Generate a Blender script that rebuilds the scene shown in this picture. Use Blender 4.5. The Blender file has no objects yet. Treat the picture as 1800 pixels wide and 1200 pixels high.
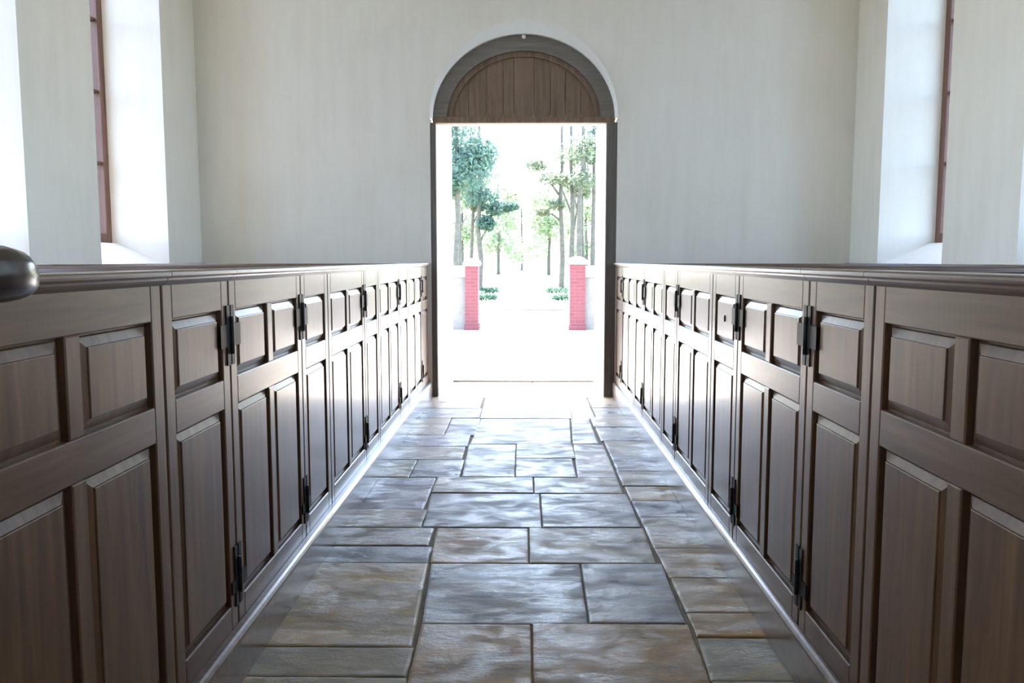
import bpy, bmesh, math, random
import numpy as np
from mathutils import Vector, Matrix

scene = bpy.context.scene
COL = scene.collection
R = math.radians

# ------------------------------------------------------------------ camera
EYE = 1.35
FPX = 1450.0
PITCH = math.atan(143.0 / FPX)
YAW = math.atan(21.0 / FPX * math.cos(PITCH))
cam_data = bpy.data.cameras.new('camera')
cam_data.sensor_width = 36.0
cam_data.lens = 36.0 * FPX / 1800.0
cam_data.clip_start = 0.05
cam_data.clip_end = 500.0
cam = bpy.data.objects.new('camera', cam_data)
COL.objects.link(cam)
cam.location = (0, 0, EYE)
cam.rotation_euler = (R(90) - PITCH, 0, YAW)
scene.camera = cam

# ------------------------------------------------------------------ light
scene.view_settings.view_transform = 'Standard'
scene.view_settings.look = 'None'
scene.view_settings.gamma = 1.0
scene.view_settings.use_curve_mapping = False
scene.view_settings.exposure = 3.95

world = bpy.data.worlds.new('sky')
scene.world = world
world.use_nodes = True
wn = world.node_tree
wn.nodes.clear()
w_out = wn.nodes.new('ShaderNodeOutputWorld')
w_bg = wn.nodes.new('ShaderNodeBackground')
w_sky = wn.nodes.new('ShaderNodeTexSky')
w_sky.sky_type = 'NISHITA'
w_sky.sun_disc = False
w_sky.sun_elevation = R(68)
w_sky.sun_rotation = R(-25)
w_sky.air_density = 1.0
w_sky.dust_density = 1.9
w_sky.ozone_density = 1.0
w_bg.inputs['Strength'].default_value = 0.16
wn.links.new(w_sky.outputs[0], w_bg.inputs['Color'])
wn.links.new(w_bg.outputs[0], w_out.inputs['Surface'])

sun_data = bpy.data.lights.new('sun', 'SUN')
sun_data.energy = 2.6
sun_data.angle = R(0.6)
sun_data.color = (1.0, 0.95, 0.87)
sun = bpy.data.objects.new('sun', sun_data)
COL.objects.link(sun)
_el, _az = R(68), R(25)                 # high sun beyond the open door, a little to the left
sd = Vector((math.cos(_el) * math.sin(_az), -math.cos(_el) * math.cos(_az), -math.sin(_el)))
sun.rotation_euler = sd.to_track_quat('-Z', 'Y').to_euler()
sun.location = (-8, 24, 24)

cy = scene.cycles
cy.max_bounces = 10
cy.diffuse_bounces = 6
cy.glossy_bounces = 4
cy.transparent_max_bounces = 12
cy.caustics_reflective = False
cy.caustics_refractive = False
cy.sample_clamp_indirect = 6.0
cy.use_denoising = True


# ------------------------------------------------------------------ materials
def new_mat(name):
    m = bpy.data.materials.new(name)
    m.use_nodes = True
    nt = m.node_tree
    return m, nt, nt.nodes['Principled BSDF']


def ramp(nt, fac, stops):
    n = nt.nodes.new('ShaderNodeValToRGB')
    e = n.color_ramp.elements
    while len(e) < len(stops):
        e.new(0.5)
    for i, (p, c) in enumerate(stops):
        e[i].position = p
        e[i].color = (c[0], c[1], c[2], 1)
    nt.links.new(fac, n.inputs[0])
    return n.outputs[0]


def noise(nt, vec, scale, detail=4, rough=0.55, dist=0.0):
    n = nt.nodes.new('ShaderNodeTexNoise')
    n.inputs['Scale'].default_value = scale
    n.inputs['Detail'].default_value = detail
    n.inputs['Roughness'].default_value = rough
    n.inputs['Distortion'].default_value = dist
    if vec is not None:
        nt.links.new(vec, n.inputs['Vector'])
    return n.outputs['Fac']


def coords(nt, scale=(1, 1, 1), jitter=True):
    tc = nt.nodes.new('ShaderNodeTexCoord')
    mp = nt.nodes.new('ShaderNodeMapping')
    mp.inputs['Scale'].default_value = scale
    nt.links.new(tc.outputs['Object'], mp.inputs['Vector'])
    if jitter:
        oi = nt.nodes.new('ShaderNodeObjectInfo')
        mul = nt.nodes.new('ShaderNodeMath')
        mul.operation = 'MULTIPLY'
        mul.inputs[1].default_value = 37.0
        nt.links.new(oi.outputs['Random'], mul.inputs[0])
        nt.links.new(mul.outputs[0], mp.inputs['Location'])
    return mp.outputs[0]


def bump(nt, bsdf, height, strength, dist=0.01):
    b = nt.nodes.new('ShaderNodeBump')
    b.inputs['Strength'].default_value = strength
    b.inputs['Distance'].default_value = dist
    nt.links.new(height, b.inputs['Height'])
    nt.links.new(b.outputs[0], bsdf.inputs['Normal'])


def rough_range(nt, bsdf, fac, lo, hi):
    m = nt.nodes.new('ShaderNodeMapRange')
    m.inputs['To Min'].default_value = lo
    m.inputs['To Max'].default_value = hi
    nt.links.new(fac, m.inputs['Value'])
    nt.links.new(m.outputs[0], bsdf.inputs['Roughness'])


def wood_mat(name, grain, dark, mid, light, rlo=0.3, rhi=0.45, coat=0.0):
    m, nt, b = new_mat(name)
    sc = {'x': (2.0, 26, 26), 'z': (26, 26, 2.0)}[grain]
    v = coords(nt, sc)
    n1 = noise(nt, v, 1.0, 5, 0.6, 0.6)
    col = ramp(nt, n1, [(0.28, dark), (0.5, mid), (0.72, light)])
    nt.links.new(col, b.inputs['Base Color'])
    rough_range(nt, b, n1, rlo, rhi)
    b.inputs['Specular IOR Level'].default_value = 0.5
    if coat:
        b.inputs['Coat Weight'].default_value = coat
        b.inputs['Coat Roughness'].default_value = 0.17
    bump(nt, b, n1, 0.06, 0.003)
    return m


WOOD_V = wood_mat('oiled_walnut_upright', 'z', (0.066, 0.029, 0.013), (0.115, 0.056, 0.025), (0.17, 0.089, 0.042), coat=0.42)
WOOD_H = wood_mat('oiled_walnut_level', 'x', (0.064, 0.031, 0.0145), (0.11, 0.056, 0.027), (0.16, 0.087, 0.045), coat=0.42)
WOOD_DARK = wood_mat('dark_polished_wood', 'x', (0.012, 0.007, 0.006), (0.022, 0.013, 0.011), (0.035, 0.02, 0.016), 0.15, 0.28)
WOOD_DOOR = wood_mat('aged_door_oak', 'z', (0.12, 0.076, 0.045), (0.2, 0.13, 0.085), (0.26, 0.175, 0.12), 0.5, 0.7)
WOOD_FRAME = wood_mat('grey_oak_frame', 'x', (0.14, 0.12, 0.10), (0.19, 0.168, 0.145), (0.24, 0.215, 0.19), 0.5, 0.7)
WOOD_POST = wood_mat('grey_oak_post', 'z', (0.09, 0.078, 0.064), (0.13, 0.115, 0.097), (0.17, 0.15, 0.13), 0.5, 0.7)
WOOD_RED = wood_mat('red_brown_window_wood', 'z', (0.12, 0.05, 0.035), (0.17, 0.08, 0.058), (0.21, 0.105, 0.078), 0.45, 0.6)


def plaster_mat():
    m, nt, b = new_mat('lime_plaster')
    v = coords(nt, (1, 1, 1), False)
    n1 = noise(nt, v, 1.1, 6, 0.6)
    n2 = noise(nt, v, 42.0, 4, 0.6)
    v3 = coords(nt, (5, 5, 0.6), False)
    n3 = noise(nt, v3, 1.6, 5, 0.65)
    mx = nt.nodes.new('ShaderNodeMath')
    mx.operation = 'ADD'
    nt.links.new(n1, mx.inputs[0])
    nt.links.new(n3, mx.inputs[1])
    half = nt.nodes.new('ShaderNodeMath')
    half.operation = 'MULTIPLY'
    half.inputs[1].default_value = 0.5
    nt.links.new(mx.outputs[0], half.inputs[0])
    col = ramp(nt, half.outputs[0], [(0.3, (0.79, 0.745, 0.66)), (0.52, (0.85, 0.81, 0.73)), (0.72, (0.88, 0.85, 0.78))])
    nt.links.new(col, b.inputs['Base Color'])
    b.inputs['Roughness'].default_value = 0.85
    b.inputs['Specular IOR Level'].default_value = 0.2
    bump(nt, b, n2, 0.14, 0.006)
    return m


PLASTER = plaster_mat()


def stone_mat():
    m, nt, b = new_mat('worn_flagstone')
    oi = nt.nodes.new('ShaderNodeObjectInfo')
    v = coords(nt, (1.6, 5.0, 3.0))
    n1 = noise(nt, v, 1.6, 7, 0.62, 1.0)
    v2 = coords(nt, (1, 1.7, 1))
    n2 = noise(nt, v2, 20.0, 7, 0.7)
    n4 = noise(nt, v2, 5.0, 6, 0.65, 0.5)
    tint = ramp(nt, n1, [(0.28, (0.62, 0.62, 0.62)), (0.45, (0.9, 0.9, 0.9)), (0.55, (1.1, 1.03, 0.92)), (0.72, (1.35, 1.15, 0.85))])
    mix = nt.nodes.new('ShaderNodeMix')
    mix.data_type = 'RGBA'
    mix.blend_type = 'MULTIPLY'
    mix.inputs[0].default_value = 1.0
    nt.links.new(oi.outputs['Color'], mix.inputs[6])
    nt.links.new(tint, mix.inputs[7])
    nt.links.new(mix.outputs[2], b.inputs['Base Color'])
    mr = nt.nodes.new('ShaderNodeMapRange')
    mr.inputs['From Min'].default_value = 0.36
    mr.inputs['From Max'].default_value = 0.62
    mr.inputs['To Min'].default_value = 0.18
    mr.inputs['To Max'].default_value = 0.6
    nt.links.new(n4, mr.inputs['Value'])
    nt.links.new(mr.outputs[0], b.inputs['Roughness'])
    b.inputs['Specular IOR Level'].default_value = 0.28
    ad = nt.nodes.new('ShaderNodeMath')
    ad.operation = 'MULTIPLY_ADD'
    ad.inputs[1].default_value = 0.7
    nt.links.new(n1, ad.inputs[0])
    nt.links.new(n2, ad.inputs[2])
    bump(nt, b, ad.outputs[0], 0.5, 0.006)
    return m


STONE = stone_mat()


def simple_mat(name, c1, c2, scale, rlo, rhi, bstr=0.2, bdist=0.01, metal=0.0, spec=0.4, jitter=False):
    m, nt, b = new_mat(name)
    v = coords(nt, (1, 1, 1), jitter)
    n1 = noise(nt, v, scale, 5, 0.6)
    col = ramp(nt, n1, [(0.3, c1), (0.7, c2)])
    nt.links.new(col, b.inputs['Base Color'])
    rough_range(nt, b, n1, rlo, rhi)
    b.inputs['Metallic'].default_value = metal
    b.inputs['Specular IOR Level'].default_value = spec
    if bstr:
        bump(nt, b, n1, bstr, bdist)
    return m


MORTAR = simple_mat('dusty_joint_mortar', (0.17, 0.155, 0.125), (0.27, 0.25, 0.2), 14, 0.85, 0.95)
ARCH_LIT = simple_mat('lit_arch_white', (0.9, 0.895, 0.88), (0.94, 0.935, 0.925), 6, 0.7, 0.85, 0.1, 0.004)  # whiter than the walls: light on the arch soffit put into colour
IRON = simple_mat('blackened_iron', (0.018, 0.016, 0.014), (0.04, 0.036, 0.03), 30, 0.4, 0.6, 0.15, 0.003, 0.7, 0.5)
GRAVEL = simple_mat('pale_gravel', (0.3, 0.28, 0.25), (0.38, 0.36, 0.325), 55, 0.9, 0.98, 0.5, 0.02)
LIMESTONE = simple_mat('pale_limestone', (0.52, 0.5, 0.46), (0.66, 0.64, 0.6), 8, 0.75, 0.9, 0.15, 0.01)
WALL_SHADE = simple_mat('shaded_wall_grey', (0.16, 0.155, 0.15), (0.22, 0.21, 0.2), 7, 0.8, 0.95, 0.2, 0.01)  # shade on the wall fronts put into a darker grey
GRASS = simple_mat('dry_lawn', (0.16, 0.22, 0.13), (0.28, 0.32, 0.2), 2.2, 0.9, 0.98, 0.4, 0.03)
BARK = simple_mat('cedar_bark', (0.075, 0.065, 0.055), (0.14, 0.125, 0.105), 6, 0.85, 0.95, 0.5, 0.03)


def brick_mat():
    m, nt, b = new_mat('red_garden_brick')
    tc = nt.nodes.new('ShaderNodeTexCoord')
    sx = nt.nodes.new('ShaderNodeSeparateXYZ')
    nt.links.new(tc.outputs['Object'], sx.inputs[0])
    add = nt.nodes.new('ShaderNodeMath')
    add.operation = 'ADD'
    nt.links.new(sx.outputs[0], add.inputs[0])
    nt.links.new(sx.outputs[1], add.inputs[1])
    cb = nt.nodes.new('ShaderNodeCombineXYZ')
    nt.links.new(add.outputs[0], cb.inputs[0])
    nt.links.new(sx.outputs[2], cb.inputs[1])
    t = nt.nodes.new('ShaderNodeTexBrick')
    t.inputs['Color1'].default_value = (0.14, 0.042, 0.05, 1)
    t.inputs['Color2'].default_value = (0.12, 0.035, 0.042, 1)
    t.inputs['Mortar'].default_value = (0.15, 0.055, 0.06, 1)
    t.inputs['Scale'].default_value = 1.0
    t.inputs['Brick Width'].default_value = 0.215
    t.inputs['Row Height'].default_value = 0.073
    t.inputs['Mortar Size'].default_value = 0.008
    nt.links.new(cb.outputs[0], t.inputs['Vector'])
    nt.links.new(t.outputs[0], b.inputs['Base Color'])
    b.inputs['Roughness'].default_value = 0.9
    return m


BRICK = brick_mat()


def leaf_mat(name, c1, c2, trans=0.4):
    m, nt, b = new_mat(name)
    v = coords(nt, (1, 1, 1))
    n1 = noise(nt, v, 1.8, 3, 0.6)
    col = ramp(nt, n1, [(0.3, c1), (0.7, c2)])
    nt.links.new(col, b.inputs['Base Color'])
    b.inputs['Roughness'].default_value = 0.7
    b.inputs['Specular IOR Level'].default_value = 0.2
    tr = nt.nodes.new('ShaderNodeBsdfTranslucent')
    nt.links.new(col, tr.inputs['Color'])
    mix = nt.nodes.new('ShaderNodeMixShader')
    mix.inputs[0].default_value = trans
    out = nt.nodes['Material Output']
    nt.links.new(b.outputs[0], mix.inputs[1])
    nt.links.new(tr.outputs[0], mix.inputs[2])
    nt.links.new(mix.outputs[0], out.inputs['Surface'])
    return m


LEAF_TEAL = leaf_mat('blue_green_needles', (0.075, 0.135, 0.112), (0.12, 0.19, 0.16))
LEAF_OLIVE = leaf_mat('olive_needles', (0.13, 0.16, 0.11), (0.2, 0.225, 0.155))
LEAF_PALE = leaf_mat('pale_hazy_leaves', (0.22, 0.28, 0.17), (0.33, 0.39, 0.25), 0.5)  # haze over the far trees put into a paler leaf colour
LEAF_HEDGE = leaf_mat('box_hedge_leaves', (0.05, 0.11, 0.075), (0.09, 0.16, 0.11))


def glass_mat():
    m = bpy.data.materials.new('thin_window_glass')
    m.use_nodes = True
    nt = m.node_tree
    nt.nodes.clear()
    out = nt.nodes.new('ShaderNodeOutputMaterial')
    tr = nt.nodes.new('ShaderNodeBsdfTransparent')
    tr.inputs['Color'].default_value = (0.93, 0.95, 0.94, 1)
    gl = nt.nodes.new('ShaderNodeBsdfGlossy')
    gl.inputs['Roughness'].default_value = 0.03
    fr = nt.nodes.new('ShaderNodeFresnel')
    fr.inputs['IOR'].default_value = 1.35
    mx = nt.nodes.new('ShaderNodeMixShader')
    nt.links.new(fr.outputs[0], mx.inputs[0])
    nt.links.new(tr.outputs[0], mx.inputs[1])
    nt.links.new(gl.outputs[0], mx.inputs[2])
    nt.links.new(mx.outputs[0], out.inputs['Surface'])
    return m


GLASS = glass_mat()


# ------------------------------------------------------------------ mesh helpers
def mesh_from(name, verts, faces, mat, smooth=False):
    me = bpy.data.meshes.new(name)
    me.from_pydata([tuple(v) for v in verts], [], faces)
    me.materials.append(mat)
    me.validate()
    bm = bmesh.new()
    bm.from_mesh(me)
    bmesh.ops.recalc_face_normals(bm, faces=bm.faces)
    bm.to_mesh(me)
    bm.free()
    if smooth:
        for p in me.polygons:
            p.use_smooth = True
    return me


def link(name, data, parent=None, loc=(0, 0, 0), rot=(0, 0, 0)):
    o = bpy.data.objects.new(name, data)
    COL.objects.link(o)
    o.location = loc
    o.rotation_euler = rot
    if parent is not None:
        o.parent = parent
    return o


def tag(o, label=None, category=None, group=None, kind=None):
    if label:
        o['label'] = label
    if category:
        o['category'] = category
    if group:
        o['group'] = group
    if kind:
        o['kind'] = kind
    return o


class MB:
    """collects boxes and prisms into one mesh"""

    def __init__(self):
        self.v, self.f = [], []

    def add(self, verts, faces):
        k = len(self.v)
        self.v += [tuple(p) for p in verts]
        self.f += [tuple(i + k for i in f) for f in faces]
        return self

    def box(self, x0, x1, y0, y1, z0, z1):
        v = [(x0, y0, z0), (x1, y0, z0), (x1, y1, z0), (x0, y1, z0), (x0, y0, z1), (x1, y0, z1), (x1, y1, z1), (x0, y1, z1)]
        return self.add(v, [(0, 3, 2, 1), (4, 5, 6, 7), (0, 1, 5, 4), (1, 2, 6, 5), (2, 3, 7, 6), (3, 0, 4, 7)])

    def hexa(self, v):
        """eight corners: bottom ring then top ring"""
        return self.add(v, [(0, 3, 2, 1), (4, 5, 6, 7), (0, 1, 5, 4), (1, 2, 6, 5), (2, 3, 7, 6), (3, 0, 4, 7)])

    def extrude(self, profile, axis, a, b):
        """closed 2-d profile swept from a to b along an axis ('x': profile is (y,z); 'y': profile is (x,z))"""
        n = len(profile)
        if axis == 'x':
            v = [(a, p, q) for p, q in profile] + [(b, p, q) for p, q in profile]
        else:
            v = [(p, a, q) for p, q in profile] + [(p, b, q) for p, q in profile]
        f = [tuple(range(n)), tuple(range(2 * n - 1, n - 1, -1))]
        f += [(i, (i + 1) % n, n + (i + 1) % n, n + i) for i in range(n)]
        return self.add(v, f)

    def lathe(self, prof, cx, cy, seg=20, z0=0.0):
        k = len(self.v)
        for r, z in prof:
            for i in range(seg):
                a = 2 * math.pi * i / seg
                self.v.append((cx + r * math.cos(a), cy + r * math.sin(a), z0 + z))
        for j in range(len(prof) - 1):
            for i in range(seg):
                i2 = (i + 1) % seg
                self.f.append((k + j * seg + i, k + j * seg + i2, k + (j + 1) * seg + i2, k + (j + 1) * seg + i))
        self.f.append(tuple(k + i for i in range(seg))[::-1])
        self.f.append(tuple(k + (len(prof) - 1) * seg + i for i in range(seg)))
        return self

    def mesh(self, name, mat, smooth=False):
        return mesh_from(name, self.v, self.f, mat, smooth)


def chamfer_box(name, w, d, h, mat, c=0.004):
    """box x 0..w, y 0..d, z 0..h; the front (y = 0) edges are chamfered"""
    v = [(c, 0, c), (w - c, 0, c), (w - c, 0, h - c), (c, 0, h - c),
         (0, c, 0), (w, c, 0), (w, c, h), (0, c, h),
         (0, d, 0), (w, d, 0), (w, d, h), (0, d, h)]
    f = [(0, 1, 2, 3), (0, 4, 5, 1), (1, 5, 6, 2), (2, 6, 7, 3), (3, 7, 4, 0),
         (4, 8, 9, 5), (5, 9, 10, 6), (6, 10, 11, 7), (7, 11, 8, 4), (8, 11, 10, 9)]
    return mesh_from(name, v, f, mat)


# ------------------------------------------------------------------ room dimensions
WALL_Y = 8.08          # inner face of the end wall
DOOR_Y = 8.55          # plane of the arched timber head
OUT_Y = 9.15           # outer face of the end wall
BACK_Y = -5.0
SIDE_X = 3.155
THICK = 0.62
CEIL = 6.6
ARCH_R, SPRING, ARCH_CX = 0.90, 2.70, -0.005

# ---- floor
fl = MB()
fl.box(-SIDE_X - 0.05, SIDE_X + 0.05, BACK_Y - 0.05, WALL_Y + 0.05, -0.25, -0.009)
fl.box(-1.0, 1.0, WALL_Y + 0.05, OUT_Y - 0.01, -0.25, -0.009)
floor = link('floor', fl.mesh('floor', MORTAR))
tag(floor, 'stone flagged aisle floor between the pews', kind='structure')

TAN, BUFF, GREY, BLUE = (0.38, 0.275, 0.15), (0.40, 0.325, 0.21), (0.35, 0.325, 0.265), (0.29, 0.305, 0.325)
stones = []      # (corner points counter-clockwise from near-left, colour)


def st(x0, x1, y0, y1, col, sk=(0, 0, 0, 0)):
    """sk shifts near-left x, near-right x, far-right x, far-left x"""
    stones.append(([(x0 + sk[0], y0), (x1 + sk[1], y0), (x1 + sk[2], y1), (x0 + sk[3], y1)], col))


EL, ER = -0.925, 0.90
# left column
st(EL, -0.40, 1.0, 1.55, GREY); st(EL, -0.38, 1.55, 2.05, BUFF); st(EL, -0.375, 2.05, 2.56, BUFF)
st(EL, -0.38, 2.56, 2.77, GREY); st(EL, -0.39, 2.77, 3.575, BUFF, (0, 0, -0.035, 0))
st(EL, -0.43, 3.575, 3.80, BLUE); st(EL, -0.45, 3.80, 4.065, GREY)
st(EL, -0.52, 4.065, 4.375, GREY); st(EL, -0.545, 4.375, 5.045, BLUE)
st(EL, -0.72, 5.045, 5.495, GREY); st(-0.72, -0.40, 5.045, 5.495, BLUE)
st(EL, -0.42, 5.495, 5.90, GREY); st(EL, -0.41, 5.90, 6.29, BLUE); st(EL, -0.62, 6.29, 6.98, GREY)
st(-0.62, -0.37, 6.29, 6.98, BLUE); st(EL, -0.38, 6.98, 7.45, BLUE); st(EL, -0.40, 7.45, 8.06, GREY)
# centre
st(-0.39, 0.1, 1.0, 1.8, GREY); st(0.1, 0.6, 1.0, 1.8, BUFF); st(-0.375, 0.23, 1.8, 2.35, TAN); st(0.23, 0.6, 1.8, 2.35, GREY)
st(-0.375, 0.03, 2.35, 2.96, TAN, (0, 0, 0, -0.01)); st(0.03, 0.60, 2.35, 2.975, TAN, (0, 0, 0.02, 0))
st(-0.385, 0.245, 2.96, 3.585, BLUE, (0, 0, 0.01, -0.035)); st(0.245, 0.61, 2.975, 3.585, BLUE, (0, 0, 0.01, 0.01))
st(-0.425, 0.025, 3.585, 4.075, TAN, (0, 0, 0, -0.02)); st(0.025, 0.60, 3.585, 4.085, GREY, (0, 0, 0.01, 0))
st(-0.52, 0.095, 4.085, 4.70, BLUE, (0, 0, 0, -0.022)); st(0.095, 0.60, 4.085, 4.69, BLUE)
st(-0.542, 0.06, 4.70, 5.05, GREY); st(0.06, 0.585, 4.70, 5.055, GREY)
st(-0.39, -0.055, 5.055, 5.985, BLUE, (0, 0, 0, -0.02)); st(-0.055, 0.335, 5.055, 5.55, BLUE); st(-0.055, 0.36, 5.55, 5.985, GREY)
st(0.335, 0.59, 5.055, 5.985, GREY, (0, 0, 0, 0.03))
st(-0.40, 0.355, 5.985, 6.975, BLUE, (0, 0, 0.04, 0.03)); st(0.36, 0.56, 5.985, 6.98, BLUE, (0, 0, 0, 0.045))
st(-0.38, 0.42, 6.98, 8.06, BLUE); st(0.42, 0.62, 6.98, 8.06, GREY)
# right column
st(0.61, ER, 1.0, 1.6, GREY); st(0.61, ER, 1.6, 2.1, TAN); st(0.61, ER, 2.1, 2.555, GREY)
st(0.605, ER, 2.555, 2.865, GREY, (0, 0, 0, 0.02)); st(0.625, ER, 2.865, 3.065, TAN); st(0.625, ER, 3.065, 3.415, BUFF)
st(0.622, ER, 3.415, 3.78, TAN, (0, 0, 0, -0.008)); st(0.612, ER, 3.78, 4.26, GREY); st(0.61, ER, 4.26, 4.56, BLUE); st(0.605, ER, 4.56, 4.86, BUFF)
st(0.595, ER, 4.86, 5.2, GREY); st(0.60, ER, 5.2, 5.62, BLUE); st(0.60, ER, 5.62, 6.1, GREY); st(0.58, ER, 6.1, 6.62, BLUE)
st(0.57, ER, 6.62, 7.05, GREY); st(0.63, ER, 7.05, 7.52, BLUE); st(0.63, ER, 7.52, 8.06, GREY)
# doorway slabs, the brightness at the door put into a paler colour
LIT_SLAB = (0.62, 0.6, 0.55)
st(-0.895, -0.25, 8.06, 8.55, LIT_SLAB); st(-0.25, 0.89, 8.06, 8.55, LIT_SLAB)
st(-0.88, 0.1, 8.55, 9.16, LIT_SLAB, (0, 0, 0, 0.09)); st(0.1, 0.87, 8.55, 9.16, LIT_SLAB, (0, 0, -0.08, 0))

rng = random.Random(11)


def stone_mesh(pts):
    """an uneven slab: ragged outline, worn rounded arris, centre at the origin"""
    cx = sum(p[0] for p in pts) / 4.0
    cyy = sum(p[1] for p in pts) / 4.0
    loop = []
    gap = 0.0025
    for i in range(4):
        a, b = Vector(pts[i]), Vector(pts[(i + 1) % 4])
        n = 5
        for k in range(n):
            p = a.lerp(b, k / n)
            p = Vector((p.x - cx, p.y - cyy))
            p.x -= gap * (1 if p.x > 0 else -1) * (0.5 + rng.random())
            p.y -= gap * (1 if p.y > 0 else -1) * (0.5 + rng.random())
            loop.append(p)
    n = len(loop)
    rings = []
    tx, ty = rng.uniform(-0.004, 0.004), rng.uniform(-0.004, 0.004)
    lift = rng.uniform(-0.003, 0.003)
    for inset, z in ((0.0, -0.024), (0.0, -0.004), (0.004, -0.001), (0.012, 0.0)):
        ring = []
        for p in loop:
            q = Vector((p.x - inset * (1 if p.x > 0 else -1), p.y - inset * (1 if p.y > 0 else -1)))
            zz = z if z < -0.02 else z + lift + q.x * tx + q.y * ty
            ring.append((q.x, q.y, zz))
        rings.append(ring)
    v = [p for r_ in rings for p in r_]
    f = []
    for j in range(len(rings) - 1):
        for i in range(n):
            i2 = (i + 1) % n
            f.append((j * n + i, j * n + i2, (j + 1) * n + i2, (j + 1) * n + i))
    f.append(tuple((len(rings) - 1) * n + i for i in range(n)))
    return mesh_from('flagstone', v, f, STONE), (cx, cyy, 0)


for pts, col in stones:
    me, loc = stone_mesh(pts)
    o = link('flagstone', me, floor, loc)
    j = rng.uniform(0.9, 1.12)
    o.color = (col[0] * j, col[1] * j * rng.uniform(0.97, 1.03), col[2] * j * rng.uniform(0.95, 1.05), 1)

# ---- end wall with the arched door opening
ew = MB()
sf = MB()      # raised band, its shape and whiter colour standing for a lit arch soffit


def quad(mb, a, b, c, d):
    mb.add([a, b, c, d], [(0, 1, 2, 3)])


NSEG = 40
HEAD_Y, HEAD_RX, HEAD_RZ = 8.14, 0.877, 0.79      # the boarded head sits a little way into the splayed arch


def head_pt(i):
    a = math.pi - math.pi * i / NSEG
    return ARCH_CX + HEAD_RX * math.cos(a), SPRING + HEAD_RZ * math.sin(a)


arc = [(ARCH_CX + ARCH_R * math.cos(math.pi - math.pi * i / NSEG), SPRING + ARCH_R * math.sin(math.pi * i / NSEG)) for i in range(NSEG + 1)]
LX, RX = -SIDE_X - THICK, SIDE_X + THICK
aL, aR = ARCH_CX - ARCH_R, ARCH_CX + ARCH_R
ZB = -0.25
quad(ew, (LX, WALL_Y, ZB), (aL, WALL_Y, ZB), (aL, WALL_Y, CEIL), (LX, WALL_Y, CEIL))
quad(ew, (aR, WALL_Y, ZB), (RX, WALL_Y, ZB), (RX, WALL_Y, CEIL), (aR, WALL_Y, CEIL))
for i in range(NSEG):
    (x0, z0), (x1, z1) = arc[i], arc[i + 1]
    quad(ew, (x0, WALL_Y, z0), (x1, WALL_Y, z1), (x1, WALL_Y, CEIL), (x0, WALL_Y, CEIL))
    (u0, w0), (u1, w1) = head_pt(i), head_pt(i + 1)
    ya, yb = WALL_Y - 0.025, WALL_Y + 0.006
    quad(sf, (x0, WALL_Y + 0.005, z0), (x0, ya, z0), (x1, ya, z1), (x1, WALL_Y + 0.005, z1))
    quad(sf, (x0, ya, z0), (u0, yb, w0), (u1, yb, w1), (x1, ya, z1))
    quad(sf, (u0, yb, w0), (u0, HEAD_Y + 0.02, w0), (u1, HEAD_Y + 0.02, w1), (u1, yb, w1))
quad(ew, (aL, WALL_Y, ZB), (aL, DOOR_Y, ZB), (aL, DOOR_Y, SPRING), (aL, WALL_Y, SPRING))
quad(ew, (aR, WALL_Y, ZB), (aR, WALL_Y, SPRING), (aR, DOOR_Y, SPRING), (aR, DOOR_Y, ZB))
# outer half of the wall: splayed jambs, raised head
oL, oR, oH, iH = -0.79, 0.785, 2.80, 2.76
ew.hexa([(LX, DOOR_Y + 0.02, ZB), (-0.893, DOOR_Y + 0.02, ZB), (oL, OUT_Y, ZB), (LX, OUT_Y, ZB),
         (LX, DOOR_Y + 0.02, CEIL), (-0.893, DOOR_Y + 0.02, CEIL), (oL, OUT_Y, CEIL), (LX, OUT_Y, CEIL)])
ew.hexa([(0.883, DOOR_Y + 0.02, ZB), (RX, DOOR_Y + 0.02, ZB), (RX, OUT_Y, ZB), (oR, OUT_Y, ZB),
         (0.883, DOOR_Y + 0.02, CEIL), (RX, DOOR_Y + 0.02, CEIL), (RX, OUT_Y, CEIL), (oR, OUT_Y, CEIL)])
ew.hexa([(-0.893, DOOR_Y + 0.07, iH), (0.883, DOOR_Y + 0.07, iH), (oR, OUT_Y, oH), (oL, OUT_Y, oH),
         (-0.893, DOOR_Y + 0.07, CEIL), (0.883, DOOR_Y + 0.07, CEIL), (oR, OUT_Y, CEIL), (oL, OUT_Y, CEIL)])
ew.box(LX, aL - 0.012, WALL_Y + 0.01, DOOR_Y + 0.02, ZB, CEIL)
ew.box(aR + 0.012, RX, WALL_Y + 0.01, DOOR_Y + 0.02, ZB, CEIL)
ew.box(aL - 0.012, aR + 0.012, WALL_Y + 0.125, DOOR_Y + 0.08, SPRING + 0.045, CEIL)
wall_end = link('wall_end', ew.mesh('wall_end', PLASTER))
tag(wall_end, 'pale plaster end wall pierced by the arched doorway', kind='structure')

link('lit_arch_band', sf.mesh('lit_arch_band', ARCH_LIT), wall_end)

# ---- side walls with splay-silled window openings
WIN_L = [(6.15, 7.33), (4.07, 5.25), (1.99, 3.17), (-0.5, 0.68)]
WIN_R = [(6.31, 7.45), (4.23, 5.355), (2.15, 3.29), (-0.5, 0.68)]
SILL_IN, SILL_OUT, HEAD = 1.30, 1.50, 5.30
FRAME_D = 0.50         # depth of the reveal down to the window frame


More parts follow.
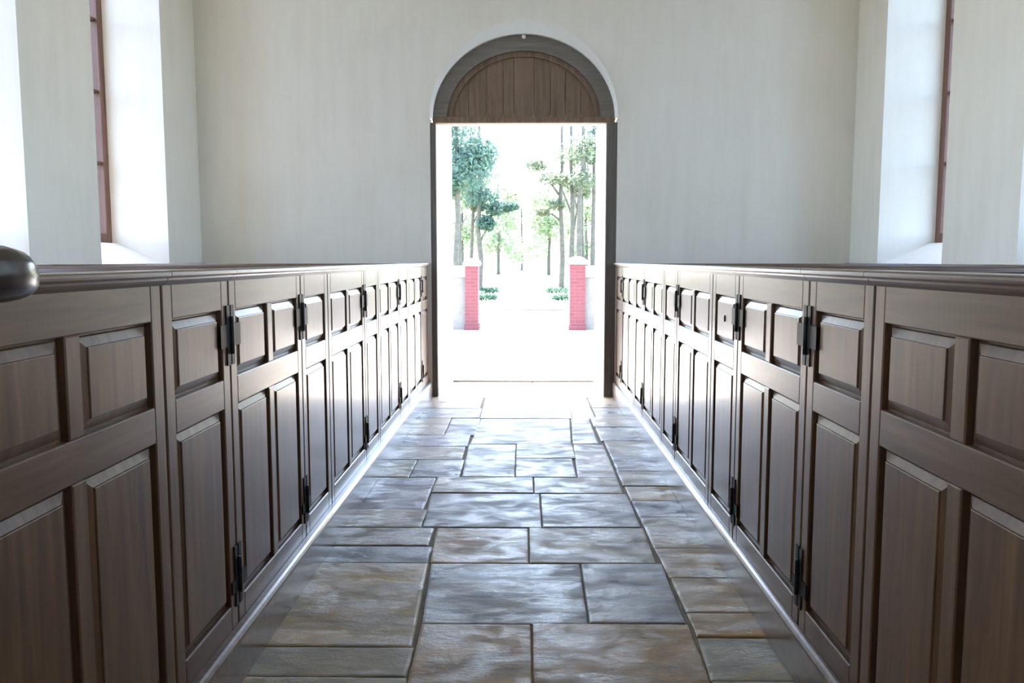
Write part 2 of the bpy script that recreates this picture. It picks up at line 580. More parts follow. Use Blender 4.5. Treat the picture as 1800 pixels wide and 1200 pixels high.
def side_wall(name, s, wins, label):
    mb = MB()
    xi, xo = s * SIDE_X, s * (SIDE_X + THICK)
    x0, x1 = min(xi, xo), max(xi, xo)
    edges = sorted(wins)
    y = BACK_Y - 0.6
    for a, b in edges:
        mb.box(x0, x1, y, a, ZB, CEIL)
        mb.box(x0, x1, a, b, HEAD, CEIL)
        xf = s * (SIDE_X + FRAME_D - 0.04)
        # wall below with a sill that slopes into the room
        prof = [(xi, ZB), (xi, SILL_IN), (xf, SILL_OUT), (xo, SILL_OUT), (xo, ZB)]
        mb.extrude(prof, 'y', a, b)
        y = b
    mb.box(x0, x1, y, WALL_Y + 0.02, ZB, CEIL)
    o = link(name, mb.mesh(name, PLASTER))
    tag(o, label, kind='structure')
    return o


side_wall('wall_left', -1, WIN_L, 'left plaster side wall with deep sunlit window reveals')
side_wall('wall_right', 1, WIN_R, 'right plaster side wall with deep bluish window reveals')

bw = MB().box(LX, RX, BACK_Y - 0.6, BACK_Y, ZB, CEIL)
tag(link('wall_back', bw.mesh('wall_back', PLASTER)), 'plaster wall at the other end of the church', kind='structure')
cl = MB()
cl.box(LX, RX, BACK_Y - 0.6, OUT_Y, CEIL, CEIL + 0.3)
tag(link('ceiling', cl.mesh('ceiling', PLASTER)), 'white plaster ceiling high over the pews', kind='structure')

# ---- windows: frame, glazing bars and panes
PANE_W_N, PANE_H_N = 3, 6
_pane_cache = {}


def window(idx, s, a, b, label):
    """local x runs along the wall, y towards outside"""
    root = link('window_%d' % idx, None)
    tag(root, label, kind='structure')
    w, h = b - a, HEAD - SILL_OUT
    root.location = (s * (SIDE_X + FRAME_D), a if s > 0 else b, SILL_OUT)
    root.rotation_euler = (0, 0, R(-90) if s > 0 else R(90))
    if s > 0:
        root.location = (s * (SIDE_X + FRAME_D), b, SILL_OUT)
    else:
        root.location = (s * (SIDE_X + FRAME_D), a, SILL_OUT)
    key = round(w, 3)
    if key not in _pane_cache:
        j = 0.085
        cellw, cellh = (w - 2 * j) / PANE_W_N, (h - 2 * j) / PANE_H_N
        _pane_cache[key] = dict(
            jamb=chamfer_box('jamb', j, 0.09, h, WOOD_RED, 0.006),
            rail=chamfer_box('frame_rail', w - 2 * j, 0.09, j, WOOD_RED, 0.006),
            vbar=chamfer_box('glazing_bar', 0.028, 0.04, h - 2 * j, WOOD_RED, 0.006),
            hbar=chamfer_box('glazing_bar', w - 2 * j, 0.04, 0.028, WOOD_RED, 0.006),
            pane=MB().add([(0, 0, 0), (cellw, 0, 0), (cellw, 0, cellh), (0, 0, cellh)], [(0, 1, 2, 3)]).mesh('pane', GLASS),
            cw=cellw, ch=cellh, j=j)
    c = _pane_cache[key]
    j = c['j']
    link('jamb', c['jamb'], root, (0, 0, 0))
    link('jamb', c['jamb'], root, (w - j, 0, 0))
    link('frame_rail', c['rail'], root, (j, 0, 0))
    link('frame_rail', c['rail'], root, (j, 0, h - j))
    for i in range(1, PANE_W_N):
        link('glazing_bar', c['vbar'], root, (j + i * c['cw'] - 0.014, 0.02, j))
    for k in range(1, PANE_H_N):
        link('glazing_bar', c['hbar'], root, (j, 0.021, j + k * c['ch'] - 0.014))
    for i in range(PANE_W_N):
        for k in range(PANE_H_N):
            link('pane', c['pane'], root, (j + i * c['cw'], 0.045, j + k * c['ch']))
    # light portal filling the opening
    pd = bpy.data.lights.new('portal', 'AREA')
    pd.shape = 'RECTANGLE'
    pd.size, pd.size_y = w, h
    pd.cycles.is_portal = True
    po = link('portal', pd)
    po.location = (s * (SIDE_X + THICK + 0.02), (a + b) / 2, SILL_OUT + h / 2)
    po.rotation_euler = (R(90), 0, R(90) if s > 0 else R(-90))
    return root


wl = ['red framed window in the left wall nearest the end wall', 'left wall window second from the end wall',
      'left wall window third from the end wall', 'left wall window fourth from the end wall', 'left wall window fifth from the end wall']
wr = [t.replace('left', 'right').replace('red framed', 'brown framed') for t in wl]
k = 1
for (a, b), t in zip(WIN_L, wl):
    window(k, -1, a, b, t)
    k += 1
for (a, b), t in zip(WIN_R, wr):
    window(k, 1, a, b, t)
    k += 1


def portal(loc, rot, w, h):
    pd = bpy.data.lights.new('portal', 'AREA')
    pd.shape = 'RECTANGLE'
    pd.size, pd.size_y = w, h
    pd.cycles.is_portal = True
    link('portal', pd, None, loc, rot)


portal((0, OUT_Y + 0.02, 1.4), (R(-90), 0, 0), 1.6, 2.85)
# ---- the doorway's timber head and leaf
door = link('door_1', None, None, (0, DOOR_Y, 0))
tag(door, 'arched doorway with boarded timber head standing open to daylight', kind='structure')


def ring(name, r0, r1, y0, y1, z0, mat, n=36, cx=ARCH_CX, squash=(0.93, 0.93)):
    v, f = [], []
    for i in range(n + 1):
        a = math.pi - math.pi * i / n
        for r, sq in ((r0, squash[0]), (r1, squash[1])):
            for y in (y0, y1):
                v.append((cx + r * math.cos(a), y, z0 + r * sq * math.sin(a)))
    for i in range(n):
        p, q = i * 4, (i + 1) * 4
        f += [(p, p + 1, q + 1, q), (p + 2, q + 2, q + 3, p + 3), (p, q, q + 2, p + 2), (p + 1, p + 3, q + 3, q + 1)]
    f += [(0, 2, 3, 1), (n * 4, n * 4 + 1, n * 4 + 3, n * 4 + 2)]
    return mesh_from(name, v, f, mat)


HD = HEAD_Y - DOOR_Y
link('arch_frame', ring('arch_frame', 0.745, 0.884, HD - 0.01, HD + 0.06, SPRING, WOOD_FRAME, squash=(0.865, 0.903)), door)
link('arch_moulding', ring('arch_moulding', 0.69, 0.755, HD + 0.015, HD + 0.06, SPRING, WOOD_DOOR, squash=(0.86, 0.86)), door)
link('lintel', chamfer_box('lintel', 1.756, 0.10, 0.06, WOOD_DOOR, 0.008), door, (ARCH_CX - 0.878, HD - 0.02, 2.665))
# boards of the half-round head
edges = [-0.715, -0.535, -0.36, -0.2, -0.095, 0.1, 0.26, 0.4, 0.55, 0.715]
for i in range(len(edges) - 1):
    x0, x1 = edges[i] + 0.0015, edges[i + 1] - 0.0015
    rr = 0.715
    top = [(x0 + (x1 - x0) * t / 4.0) for t in range(5)]
    zs = [SPRING + 0.855 * math.sqrt(max(rr * rr - x * x, 0.0004)) for x in top]
    y0 = HD + 0.03 + (0.004 if i % 2 else 0.0)
    ring_v = [(x0, 2.715), (x1, 2.715)] + [(top[t], max(zs[t], 2.72)) for t in range(4, -1, -1)]
    mb = MB()
    n = len(ring_v)
    v = [(p + ARCH_CX, y0, q) for p, q in ring_v] + [(p + ARCH_CX, HD + 0.056, q) for p, q in ring_v]
    f = [tuple(range(n)), tuple(range(2 * n - 1, n - 1, -1))] + [(t, (t + 1) % n, n + (t + 1) % n, n + t) for t in range(n)]
    mb.add(v, f)
    link('board', mb.mesh('board', WOOD_DOOR), door)
# timber posts either side of the opening
for x_, w_ in ((-0.906, 0.056), (0.79, 0.112)):
    link('door_post', chamfer_box('door_post', w_, 0.10, 2.665, WOOD_POST, 0.006), door, (x_, WALL_Y - DOOR_Y + 0.006, 0.0))
# moulded plaster keystone bead at the crown
kb = MB()
kb.lathe([(0.004, 0.0), (0.018, 0.008), (0.022, 0.02), (0.018, 0.035)], 0, 0, 12)
link('crown_stud', kb.mesh('crown_stud', PLASTER, True), door, (ARCH_CX, HD - 0.02, 3.45))
link('threshold', chamfer_box('threshold', 1.56, 0.06, 0.02, WOOD_DARK, 0.006), door, (-0.785, OUT_Y - DOOR_Y - 0.085, -0.002))


# ------------------------------------------------------------------ pews
XL, XR = 0.94, 0.898
PLINTH_TOP, CAP_UNDER, CAP_TOP = 0.16, 1.29, 1.3235
UP0, UP1, LO0, LO1 = 0.975, 1.193, 0.238, 0.882
TH = 0.042
INSET = 0.005


def panel_mesh(w, h):
    """raised and fielded panel: groove, sloping margin, small step, flat field"""
    bx, bz = 0.034, 0.03
    lv = [((-0.006, -0.006), 0.02), ((0.006, 0.006), 0.02), ((0.009, 0.009), 0.016), ((bx, bz), 0.007), ((bx + 0.001, bz + 0.001), 0.0035), ((bx + 0.003, bz + 0.003), 0.0025)]
    v, f = [], []
    for (ix, iz), y in lv:
        v += [(ix, y, iz), (w - ix, y, iz), (w - ix, y, h - iz), (ix, y, h - iz)]
    for j in range(len(lv) - 1):
        for i in range(4):
            i2 = (i + 1) % 4
            f.append((j * 4 + i, j * 4 + i2, (j + 1) * 4 + i2, (j + 1) * 4 + i))
    n = (len(lv) - 1) * 4
    f.append((n, n + 1, n + 2, n + 3))
    # back
    b = len(v)
    v += [(-0.006, 0.034, -0.006), (w + 0.006, 0.034, -0.006), (w + 0.006, 0.034, h + 0.006), (-0.006, 0.034, h + 0.006)]
    f.append((b + 3, b + 2, b + 1, b))
    for i in range(4):
        i2 = (i + 1) % 4
        f.append((b + i, b + i2, i2, i))
    return mesh_from('panel', v, f, WOOD_V)


def member(w, d, h, mat, name):
    """frame member whose front arrises carry a small quarter-round"""
    c1, c2 = 0.001, 0.0035
    v, f = [], []
    for ins, y in ((c2, 0.0), (c1, 0.002), (0.0, c2), (0.0, d)):
        v += [(ins, y, ins), (w - ins, y, ins), (w - ins, y, h - ins), (ins, y, h - ins)]
    for j in range(3):
        for i in range(4):
            i2 = (i + 1) % 4
            f.append((j * 4 + i, j * 4 + i2, (j + 1) * 4 + i2, (j + 1) * 4 + i))
    f += [(0, 1, 2, 3), (15, 14, 13, 12)]
    return mesh_from(name, v, f, mat)


def cap_profile():
    p = [(0.082, CAP_UNDER + 0.004), (0.082, CAP_TOP - 0.005), (0.076, CAP_TOP)]
    for i in range(7):                                        # rounded nose towards the aisle
        a = math.pi / 2 + math.pi * i / 6
        p.append((-0.022 + 0.0095 * math.cos(a), CAP_TOP - 0.0095 + 0.0095 * math.sin(a)))
    p += [(-0.020, CAP_TOP - 0.020), (-0.018, CAP_UNDER + 0.008), (-0.012, CAP_UNDER + 0.002), (0.0, CAP_UNDER - 0.006), (0.004, CAP_UNDER - 0.006), (0.004, CAP_UNDER + 0.004)]
    return p


CAP = cap_profile()


def hinge_meshes(kind):
    mb = MB()
    if kind == 'upper':
        for x0, x1 in ((-0.032, -0.005), (0.005, 0.032)):
            mb.box(x0, x1, -0.004, 0.001, -0.095, 0.095)
        mb.box(-0.088, -0.005, -0.0045, 0.001, -0.036, 0.036)
        mb.box(0.005, 0.088, -0.0045, 0.001, -0.036, 0.036)
    else:
        for x0, x1 in ((-0.03, -0.005), (0.005, 0.03)):
            mb.box(x0, x1, -0.004, 0.001, -0.10, 0.10)
        mb.box(0.005, 0.075, -0.0045, 0.001, -0.05, 0.0)
        mb.box(-0.06, -0.005, -0.0045, 0.001, -0.05, -0.01)
    h = mb.mesh('hinge', IRON)
    kn = MB().lathe([(0.0065, -0.06), (0.008, -0.055), (0.008, 0.055), (0.0065, 0.06)], 0, -0.007, 10).mesh('knuckle', IRON, True)
    return h, kn


HINGE = {k_: hinge_meshes(k_) for k_ in ('upper', 'lower')}
KEYHOLE = MB().lathe([(0.006, -0.014), (0.007, 0.0), (0.006, 0.014)], 0, 0, 10).mesh('keyhole_plate', IRON)
_unit_cache = {}
STILE, MUNT = 0.062, 0.058


def unit_parts(w, wide):
    key = (round(w, 3), wide)
    if key in _unit_cache:
        return _unit_cache[key]
    z0 = 0.10
    ww = w - 2 * INSET
    parts = []
    stile = member(STILE - INSET, TH, CAP_UNDER - z0, WOOD_V, 'stile')
    parts.append(('stile', stile, (INSET, 0, z0)))
    parts.append(('stile', stile, (w - STILE, 0, z0)))
    ri = w - 2 * STILE
    parts.append(('top_rail', member(ri, TH, CAP_UNDER - UP1, WOOD_H, 'top_rail'), (STILE, 0, UP1)))
    parts.append(('middle_rail', member(ri, TH, UP0 - LO1, WOOD_H, 'middle_rail'), (STILE, 0, LO1)))
    parts.append(('bottom_rail', member(ri, TH, LO0 - z0, WOOD_H, 'bottom_rail'), (STILE, 0, z0)))
    if wide:
        pw = (ri - MUNT) / 2
        mu = member(MUNT, TH, UP1 - UP0, WOOD_V, 'muntin')
        ml = member(MUNT, TH, LO1 - LO0, WOOD_V, 'muntin')
        parts.append(('muntin', mu, (STILE + pw, 0.0005, UP0)))
        parts.append(('muntin', ml, (STILE + pw, 0.0005, LO0)))
        xs = (STILE, STILE + pw + MUNT)
    else:
        pw = ri
        xs = (STILE,)
    pu, pl = panel_mesh(pw, UP1 - UP0), panel_mesh(pw, LO1 - LO0)
    for x in xs:
        parts.append(('panel', pu, (x, 0, UP0)))
        parts.append(('panel', pl, (x, 0, LO0)))
    cap = MB().extrude(CAP, 'x', 0.0015, w - 0.0015).mesh('cap_moulding', WOOD_H)
    parts.append(('cap_moulding', cap, (0, 0, 0)))
    if not wide:
        post = MB().box(0.006, 0.05, TH + 0.001, TH + 0.045, 0.0, CAP_UNDER).box(w - 0.05, w - 0.006, TH + 0.001, TH + 0.045, 0.0, CAP_UNDER).mesh('back_post', WOOD_V)
        parts.append(('back_post', post, (0, 0, 0)))
    _unit_cache[key] = parts
    return parts


def pew_unit(side, y0, y1, wide, label, hinges=(), keyhole=False):
    """side -1 = left of the aisle; local x runs along the pew, local y goes back into the pew"""
    w = y1 - y0
    root = link('pew_door' if wide else 'pew_bay', None)
    if side < 0:
        root.location = (-XL, y0, 0)
        root.rotation_euler = (0, 0, R(90))
    else:
        root.location = (XR, y1, 0)
        root.rotation_euler = (0, 0, R(-90))
    tag(root, label, 'pew door' if wide else 'pew front', 'pew doors along the aisle' if wide else 'fixed pew fronts along the aisle')
    for name, me, loc in unit_parts(w, wide):
        link(name, me, root, loc)
    for yy in hinges:
        lx = (yy - y0) if side < 0 else (y1 - yy)
        for kind, z in (('upper', 1.112), ('lower', 0.325)):
            hm, kn = HINGE[kind]
            h = link('hinge', hm, root, (lx, -0.001, z))
            h['label'] = 'black iron hinge'
            link('knuckle', kn, h)
    if keyhole:
        kh = link('keyhole_plate', KEYHOLE, root, (w * 0.5, 0.004, 1.09))
        kh['label'] = 'small dark keyhole plate'
    return root


BND = [0.785, 1.27, 2.126, 2.61, 3.46, 3.94, 4.84, 5.31, 6.20, 6.68, 7.575, 8.06]
#       N     W      N      W     N     W     N     W     N     W      N
KIND = [0, 1, 0, 1, 0, 1, 0, 1, 0, 1, 0]
ORD_D = {9: 'nearest the doorway', 7: 'second from the doorway', 5: 'third from the doorway', 3: 'fourth from the doorway', 1: 'largest and nearest the viewer'}
ORD_F = {10: 'against the end wall', 8: 'second from the end wall', 6: 'third from the end wall', 4: 'fourth from the end wall',
         2: 'fifth from the end wall', 0: 'farthest from the end wall'}
for s, sname in ((-1, 'left'), (1, 'right')):
    for i, kd in enumerate(KIND):
        a, b = BND[i], BND[i + 1]
        if kd:
            hg = {1: (), 3: (a, b), 5: (b,), 7: (b,), 9: (b,)}[i]
            pew_unit(s, a, b, True, 'brown four-panel pew door on the %s of the aisle, %s' % (sname, ORD_D[i]), hg)
        else:
            pew_unit(s, a, b, False, 'narrow two-panel pew front on the %s of the aisle, %s' % (sname, ORD_F[i]), (), keyhole=(s > 0 and i == 4))

# plinth along each row of pews
def plinth(name, s, xface, xpl, label):
    d = xface + TH
    prof = [(s * d, 0.0), (s * xpl, 0.0), (s * xpl, PLINTH_TOP - 0.022), (s * (xpl + 0.002), PLINTH_TOP - 0.013), (s * (xpl + 0.008), PLINTH_TOP - 0.005),
            (s * (xpl + 0.016), PLINTH_TOP), (s * (xface - 0.001), PLINTH_TOP + 0.001), (s * (xface - 0.001), 0.09), (s * d, 0.09)]
    o = link(name, MB().extrude(prof, 'y', 0.75, WALL_Y - 0.01).mesh(name, WOOD_LONG))
    tag(o, label, kind='structure')


WOOD_LONG = wood_mat('oiled_walnut_plinth', 'x', (0.10, 0.065, 0.045), (0.15, 0.10, 0.07), (0.2, 0.14, 0.1), 0.25, 0.4, coat=0.8)
plinth('baseboard_left', -1, XL, 0.902, 'brown moulded plinth under the left row of pews')
plinth('baseboard_right', 1, XR, 0.873, 'brown moulded plinth under the right row of pews')

# partitions between the pews and the panelling on the side walls behind them
PART_Y = [1.27, 2.61, 3.94, 5.31, 6.68]
nm = ['nearest the viewer', 'second from the viewer', 'third from the viewer', 'fourth from the viewer', 'nearest the end wall']
for s, sname in ((-1, 'left'), (1, 'right')):
    xa = (XL if s < 0 else XR) + TH + 0.05
    xb = SIDE_X - 0.045
    w = xb - xa
    wall_m = MB().box(0, w, 0, 0.03, 0.0, CAP_UNDER).mesh('boarding', WOOD_H)
    cap_m = MB().extrude([(-0.02, CAP_UNDER), (-0.03, CAP_UNDER + 0.02), (-0.02, CAP_TOP - 0.002), (0.05, CAP_TOP - 0.002), (0.06, CAP_UNDER + 0.02), (0.05, CAP_UNDER)], 'x', 0, w).mesh('cap_rail', WOOD_H)
    for y, t in zip(PART_Y, nm):
        x0 = -xb if s < 0 else xa
        root = link('pew_partition', None, None, (x0, y + 0.12, 0))
        tag(root, 'wooden partition between the %s box pews, %s' % (sname, t), 'pew partition', 'partitions between box pews')
        link('boarding', wall_m, root)
        link('cap_rail', cap_m, root)
    # wall panelling
    length = WALL_Y - 0.8
    root = link('pew_wainscot', None, None, (s * (SIDE_X - 0.04), 0.8 if s < 0 else WALL_Y - 0.005, 0), (0, 0, R(90) if s < 0 else R(-90)))
    tag(root, 'wooden wainscot along the %s wall at the back of the pews' % sname, 'wainscot')
    link('boarding', MB().box(0, length - 0.005, 0, 0.035, 0, CAP_UNDER).mesh('boarding', WOOD_H), root)
    link('cap_rail', MB().extrude([(-0.012, CAP_UNDER), (-0.02, CAP_UNDER + 0.02), (-0.01, CAP_TOP - 0.003), (0.037, CAP_TOP - 0.003), (0.037, CAP_UNDER)], 'x', 0, length - 0.005).mesh('cap_rail', WOOD_H), root)

# ------------------------------------------------------------------ dark handrail end at the left edge
hr = link('handrail', None, None, (-0.575, 0.40, 0))
tag(hr, 'dark polished wooden handrail end with rounded nose at the left edge', 'handrail')


def rail_mesh():
    sec = []
    for i in range(20):
        a = 2 * math.pi * i / 20
        cx_, sz_ = math.cos(a), math.sin(a)
        x = 0.036 * math.copysign(abs(cx_) ** 0.75, cx_)
        z = 0.031 * math.copysign(abs(sz_) ** 0.75, sz_)
        sec.append((x, z))
    st_ = [(-0.5, 0.93, 0), (0.0, 0.93, 0), (0.28, 0.93, 0), (0.40, 0.95, 0.0), (0.455, 1.0, 0.001), (0.485, 1.02, 0.002), (0.51, 0.93, 0.001), (0.53, 0.72, -0.002), (0.542, 0.45, -0.004), (0.548, 0.12, -0.006)]
    v, f = [], []
    for y, k_, dz in st_:
        for x, z in sec:
            v.append((x * k_, y, EYE - 0.017 + dz + z * k_))
    n = len(sec)
    for j in range(len(st_) - 1):
        for i in range(n):
            i2 = (i + 1) % n
            f.append((j * n + i, j * n + i2, (j + 1) * n + i2, (j + 1) * n + i))
    f += [tuple(range(n))[::-1], tuple((len(st_) - 1) * n + i for i in range(n))]
    return mesh_from('rail', v, f, WOOD_DARK, True)


link('rail', rail_mesh(), hr)
np_ = MB().lathe([(0.055, 0.0), (0.055, 0.06), (0.035, 0.09), (0.028, 0.3), (0.036, 0.62), (0.028, 0.95), (0.034, 1.15), (0.042, 1.2), (0.03, 1.24), (0.03, EYE - 0.04)], 0, 0, 20).mesh('newel_post', WOOD_DARK, True)
link('newel_post', np_, hr, (0, 0.02, 0))
link('newel_post', np_, hr, (0, -0.46, 0))

# ------------------------------------------------------------------ outside
GZ = -0.10
g = MB().box(-40, 40, OUT_Y, 24.0, GZ - 0.3, GZ)
forecourt = link('ground', g.mesh('ground', GRAVEL))
tag(forecourt, 'pale sunlit gravel forecourt outside the open door', kind='structure')
g = MB().box(-80, 80, 24.0, 160, GZ - 0.3, GZ + 0.02)
tag(link('lawn', g.mesh('lawn', GRASS)), 'light grassy ground under the trees', kind='structure')
g = MB().box(-1.15, 1.15, 24.0, 120, GZ - 0.1, GZ + 0.035)
tag(link('path', g.mesh('path', GRAVEL)), 'pale straight path leading away between the trees', kind='structure')

for y, hw, lab in ((24.05, 1.55, 'pale stone kerb crossing the path just beyond the gate piers'), (28.9, 0.75, 'short pale stone step farther along the path')):
    o = link('kerb_stone', chamfer_box('kerb_stone', 2 * hw, 0.3, 0.19, LIMESTONE, 0.02), None, (-hw, y, GZ + 0.0))
    tag(o, lab, 'kerb')


def gate_pier(s, x0, x1, yy, h, lab, lab_wall, lab_cope):
    w = x1 - x0
    root = link('gate_pier', None, None, (x0, yy, GZ))
    tag(root, lab, 'gate pier', 'brick piers either side of the path')
    link('shaft', MB().box(0, w, 0, 0.62, 0, h - 0.14).mesh('shaft', BRICK), root)
    link('foot', MB().box(-0.02, w + 0.02, -0.02, 0.64, 0, 0.10).mesh('foot', BRICK), root)
    cap_v = MB()
    for i, (o_, z_) in enumerate(((0.03, h - 0.14), (0.045, h - 0.10), (0.03, h - 0.05), (-0.04, h), (-0.1, h + 0.02))):
        cap_v.v += [(-o_, -o_, z_), (w + o_, -o_, z_), (w + o_, 0.62 + o_, z_), (-o_, 0.62 + o_, z_)]
        if i:
            for t in range(4):
                t2 = (t + 1) % 4
                cap_v.f.append(((i - 1) * 4 + t, (i - 1) * 4 + t2, i * 4 + t2, i * 4 + t))
    cap_v.f += [(3, 2, 1, 0), (16, 17, 18, 19)]
    link('cap', cap_v.mesh('cap', LIMESTONE), root)
    # low wing wall
    a, b = (x0 - 5.0, x0) if s < 0 else (x1, x1 + 5.0)
    wr_ = link('garden_wall', None, None, (a, yy + 0.14, GZ))
    tag(wr_, lab_wall, 'garden wall', 'low walls beside the gate')
    link('masonry', MB().box(0, b - a, 0, 0.34, 0, 1.1).mesh('masonry', WALL_SHADE), wr_)
    link('coping', MB().extrude([(-0.05, 1.1), (-0.05, 1.22), (0.03, 1.33), (0.31, 1.33), (0.39, 1.22), (0.39, 1.1)], 'x', 0, b - a).mesh('coping', LIMESTONE), wr_)


gate_pier(-1, -1.22, -0.955, 17.1, 1.47, 'red brick gate pier on the left of the path', 'pale low wall running left from the left brick pier', '')
gate_pier(1, 0.95, 1.27, 17.1, 1.50, 'red brick gate pier on the right of the path', 'pale low wall running right from the right brick pier', '')


# ---- trees
def leaf_cloud(name, blobs, n_per, size, mat, seed):
    r = np.random.default_rng(seed)
    vs, base = [], 0
    pts, szs = [], []
    for (cx, cy_, cz, rx, ry, rz) in blobs:
        d = r.normal(size=(n_per, 3))
        d /= np.linalg.norm(d, axis=1)[:, None]
        rad = r.random(n_per) ** 0.45
        p = d * rad[:, None] * np.array([rx, ry, rz]) + np.array([cx, cy_, cz])
        pts.append(p)
        szs.append(size * (0.6 + 0.8 * r.random(n_per)))
    p = np.concatenate(pts)
    sz = np.concatenate(szs)
    n = len(p)
    a = r.normal(size=(n, 3))
    a /= np.linalg.norm(a, axis=1)[:, None]
    b = np.cross(a, r.normal(size=(n, 3)))
    b /= np.linalg.norm(b, axis=1)[:, None]
    q = np.empty((n, 4, 3))
    q[:, 0] = p + a * sz[:, None]
    q[:, 1] = p + b * sz[:, None] * 0.45
    q[:, 2] = p - a * sz[:, None]
    q[:, 3] = p - b * sz[:, None] * 0.45
    me = bpy.data.meshes.new(name)
    me.from_pydata([tuple(x) for x in q.reshape(-1, 3)], [], [(4 * i, 4 * i + 1, 4 * i + 2, 4 * i + 3) for i in range(n)])
    me.materials.append(mat)
    return me


def limb(mb, pts, r0, r1, seg=9):
    k_ = len(mb.v)
    n = len(pts)
    for i, p in enumerate(pts):
        p = Vector(p)
        d = (Vector(pts[min(i + 1, n - 1)]) - Vector(pts[max(i - 1, 0)])).normalized()
        u = d.orthogonal().normalized()
        w = d.cross(u)
        rr = r0 + (r1 - r0) * i / (n - 1)
        for s_ in range(seg):
            a = 2 * math.pi * s_ / seg
            mb.v.append(tuple(p + u * rr * math.cos(a) + w * rr * math.sin(a)))
    for i in range(n - 1):
        for s_ in range(seg):
            s2 = (s_ + 1) % seg
            mb.f.append((k_ + i * seg + s_, k_ + i * seg + s2, k_ + (i + 1) * seg + s2, k_ + (i + 1) * seg + s_))
    mb.f.append(tuple(k_ + s_ for s_ in range(seg))[::-1])
    mb.f.append(tuple(k_ + (n - 1) * seg + s_ for s_ in range(seg)))


def tree(x, y, height, r, mat, blobs, seed, label, group, lean=0.0, leaf=0.105, n_per=260, branches=()):
    rg = random.Random(seed)
    root = link('cedar_tree' if mat is not LEAF_PALE else 'woodland_tree', None, None, (x, y, GZ))
    tag(root, label, 'tree', group)
    tm = MB()
    pts = [(0, 0, 0)]
    for i in range(1, 7):
        t = i / 6.0
        pts.append((lean * t + rg.uniform(-0.08, 0.08), rg.uniform(-0.08, 0.08), height * t))
    pts = [(0, 0, -0.05)] + [(0, 0, 0.25)] + pts[1:]
    limb(tm, pts, r, r * 0.35)
    tr = link('trunk', tm.mesh('trunk', BARK, True), root)
    for bp in branches:
        bm_ = MB()
        limb(bm_, bp, r * 0.4, r * 0.12, 7)
        link('branch', bm_.mesh('branch', BARK, True), root)
    fo = link('foliage', leaf_cloud('foliage', blobs, n_per * 2 if mat is not LEAF_PALE else n_per, leaf, mat, seed), root)
    fo['kind'] = 'stuff'
    return root


GL = 'trees left of the path beyond the gate'
GR = 'trees right of the path beyond the gate'
# left group
tree(-2.75, 34, 9, 0.15, LEAF_TEAL, [(-0.2, 0, 6.0, 1.3, 1.3, 1.2), (0.5, -0.3, 5.0, 1.0, 1.2, 0.8), (1.0, 0, 5.8, 0.8, 1, 0.6), (-0.3, 0, 7.4, 1.4, 1.4, 1.2), (-0.6, 0, 4.5, 0.9, 1, 0.6)],
     1, 'blue-green cedar with dense foliage at the upper left of the doorway', GL, n_per=420, branches=(((0, 0, 4.4), (0.5, -0.1, 4.9), (1.0, 0, 5.4)),))
tree(-2.15, 40, 9, 0.16, LEAF_TEAL, [(0.1, 0, 4.5, 0.9, 0.8, 0.55), (0.8, 0, 3.9, 0.7, 0.6, 0.35), (-0.2, 0, 5.8, 1.2, 1, 0.9), (0.3, 0, 3.2, 0.5, 0.5, 0.4), (1.5, 0, 4.0, 0.45, 0.4, 0.2)],
     2, 'dark-trunked cedar right behind the left gate pier', GL, n_per=240, branches=(((0, 0, 3.0), (0.5, 0, 3.5), (1.2, 0, 3.9)), ((0, 0, 2.3), (0.3, 0, 2.8), (0.6, 0, 3.2))))
tree(-2.6, 41, 8.5, 0.12, LEAF_OLIVE, [(0, 0, 5.0, 0.8, 0.8, 0.6), (0.2, 0, 4.2, 0.6, 0.6, 0.4), (0, 0, 6.5, 1.2, 1, 1)],
     3, 'slender tree between the two darker left cedars', GL, lean=0.2, n_per=200, branches=(((0, 0, 3.0), (0.3, 0, 3.7), (0.5, 0, 4.4)),))
tree(-3.25, 42, 9, 0.13, LEAF_OLIVE, [(0, 0, 5.0, 0.9, 0.8, 0.6), (0, 0, 6.6, 1.3, 1, 1)],
     4, 'thin tree close to the left edge of the doorway view', GL, n_per=200)
tree(-2.95, 38, 8.5, 0.12, LEAF_OLIVE, [(0, 0, 5.2, 0.8, 0.8, 0.6), (0.1, 0, 6.6, 1.1, 1, 1)],
     5, 'slim bare-stemmed tree behind the left low wall', GL, lean=-0.15, n_per=200, branches=(((0, 0, 2.8), (0.3, 0, 3.4), (0.45, 0, 4.2)),))
# right group
tree(1.95, 43, 9, 0.17, LEAF_OLIVE, [(-0.5, 0, 5.6, 0.8, 0.6, 0.35), (-1.3, 0, 6.3, 0.6, 0.5, 0.3), (-0.3, 0, 4.3, 0.6, 0.5, 0.3), (0.3, 0, 6.8, 0.9, 0.8, 0.6), (-1.0, 0, 3.9, 0.4, 0.4, 0.2)],
     6, 'dark straight-trunked tree just left of the right gate pier', GR, n_per=150, branches=(((0, 0, 4.6), (-0.6, 0, 5.4), (-1.4, 0, 6.2)), ((0, 0, 3.4), (-0.5, 0, 3.8), (-1.0, 0, 3.9))))
tree(2.3, 40, 9, 0.16, LEAF_OLIVE, [(0.3, 0, 5.0, 0.8, 0.6, 0.4), (0.4, 0, 6.6, 1.1, 0.8, 0.7), (-0.6, 0, 5.3, 0.6, 0.5, 0.25)],
     7, 'forked tree directly behind the right gate pier', GR, n_per=160, branches=(((0, 0, 2.2), (0.2, 0, 3.6), (0.35, 0, 5.0)), ((0, 0, 3.6), (-0.4, 0, 4.6), (-0.7, 0, 5.3))))
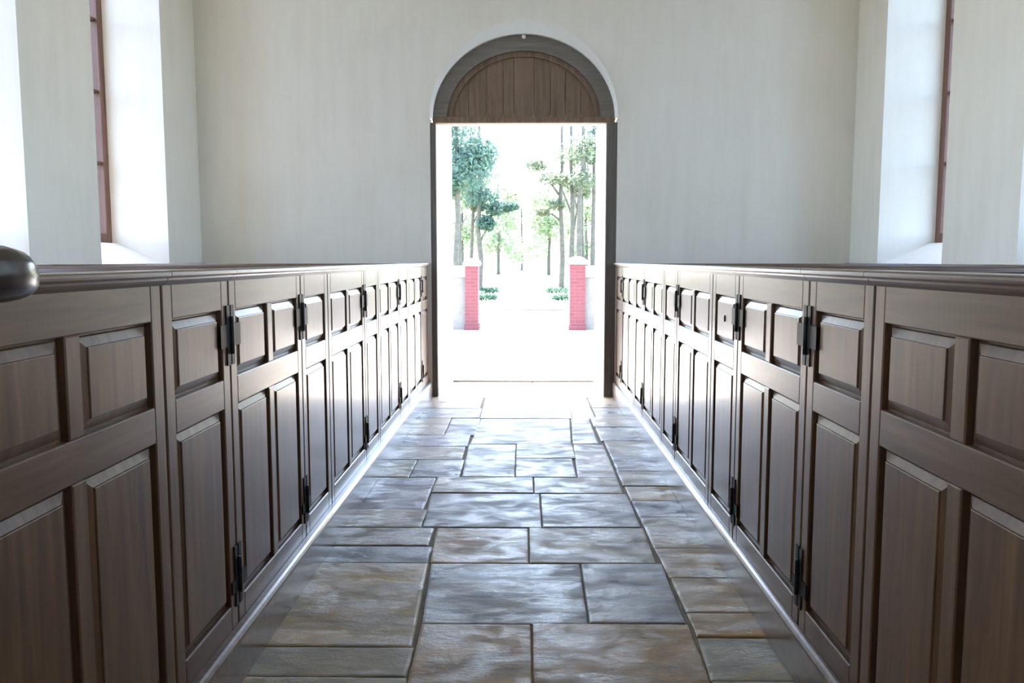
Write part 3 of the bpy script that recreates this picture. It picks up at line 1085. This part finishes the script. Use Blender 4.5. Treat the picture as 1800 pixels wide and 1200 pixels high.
tree(2.62, 39, 9, 0.17, LEAF_OLIVE, [(0.1, 0, 5.2, 0.7, 0.6, 0.5), (0.2, 0, 6.6, 1.0, 0.8, 0.7)],
     8, 'brownish trunk standing right of the forked tree', GR, lean=0.1, n_per=170, branches=(((0, 0, 3.2), (-0.25, 0, 4.2), (-0.3, 0, 5.2)),))
tree(2.9, 41, 9, 0.14, LEAF_OLIVE, [(0, 0, 4.8, 0.6, 0.6, 0.4), (0.1, 0, 6.6, 1.1, 0.8, 0.8)],
     9, 'slim trunk second from the right edge of the doorway view', GR, n_per=160)
tree(3.3, 40, 9, 0.15, LEAF_TEAL, [(-0.2, 0, 6.6, 0.7, 0.6, 0.6), (0.3, 0, 7.4, 1.1, 0.9, 0.8)],
     10, 'tree at the right edge of the doorway view', GR, n_per=180)
# pale woodland behind
pale = [(-5.2, 70, 'farthest left of the pale trees behind'), (-2.6, 84, 'left of the path in the pale background'), (-0.3, 112, 'closing the end of the path'),
        (2.4, 80, 'right of the path in the pale background'), (5.4, 72, 'farthest right of the pale trees behind')]
for i, (x, y, t) in enumerate(pale):
    rg = random.Random(50 + i)
    bl = [(rg.uniform(-2, 2), rg.uniform(-2, 2), rg.uniform(2.0, 9.5), rg.uniform(1.2, 2.2), 1.6, rg.uniform(0.9, 1.6)) for _ in range(10)]
    tree(x, y, 10, 0.2, LEAF_PALE, bl, 60 + i, 'pale green tree %s' % t, 'pale woodland at the end of the path', leaf=0.26, n_per=170)

# low hedges bordering the path
HEDGES = [(-1.75, -0.95, 29.5, 0.24, 'low clipped hedge left of the path, nearer one'), (-1.9, -1.1, 35.5, 0.3, 'low clipped hedge left of the path, farther one'),
          (1.0, 1.8, 29.5, 0.24, 'low clipped hedge right of the path, nearer one'), (0.9, 1.9, 35.5, 0.3, 'low clipped hedge right of the path, farther one')]
for i, (x0, x1, y, h, t) in enumerate(HEDGES):
    root = link('low_hedge', None, None, ((x0 + x1) / 2, y, GZ))
    tag(root, t, 'hedge', 'low hedges beside the path')
    n = 5
    bl = [((k_ + 0.5) / n * (x1 - x0) - (x1 - x0) / 2, 0, h * 0.55, 0.12, 0.25, h * 0.5) for k_ in range(n)]
    fo = link('foliage', leaf_cloud('foliage', bl, 90, 0.05, LEAF_HEDGE, 90 + i), root)
    fo['kind'] = 'stuff'
    for k_ in range(n):
        bx = (k_ + 0.5) / n * (x1 - x0) - (x1 - x0) / 2
        sm = MB()
        limb(sm, [(bx, 0, -0.03), (bx, 0, 0.1), (bx + 0.02, 0, h * 0.7)], 0.012, 0.006, 6)
        link('stem', sm.mesh('stem', BARK), root)
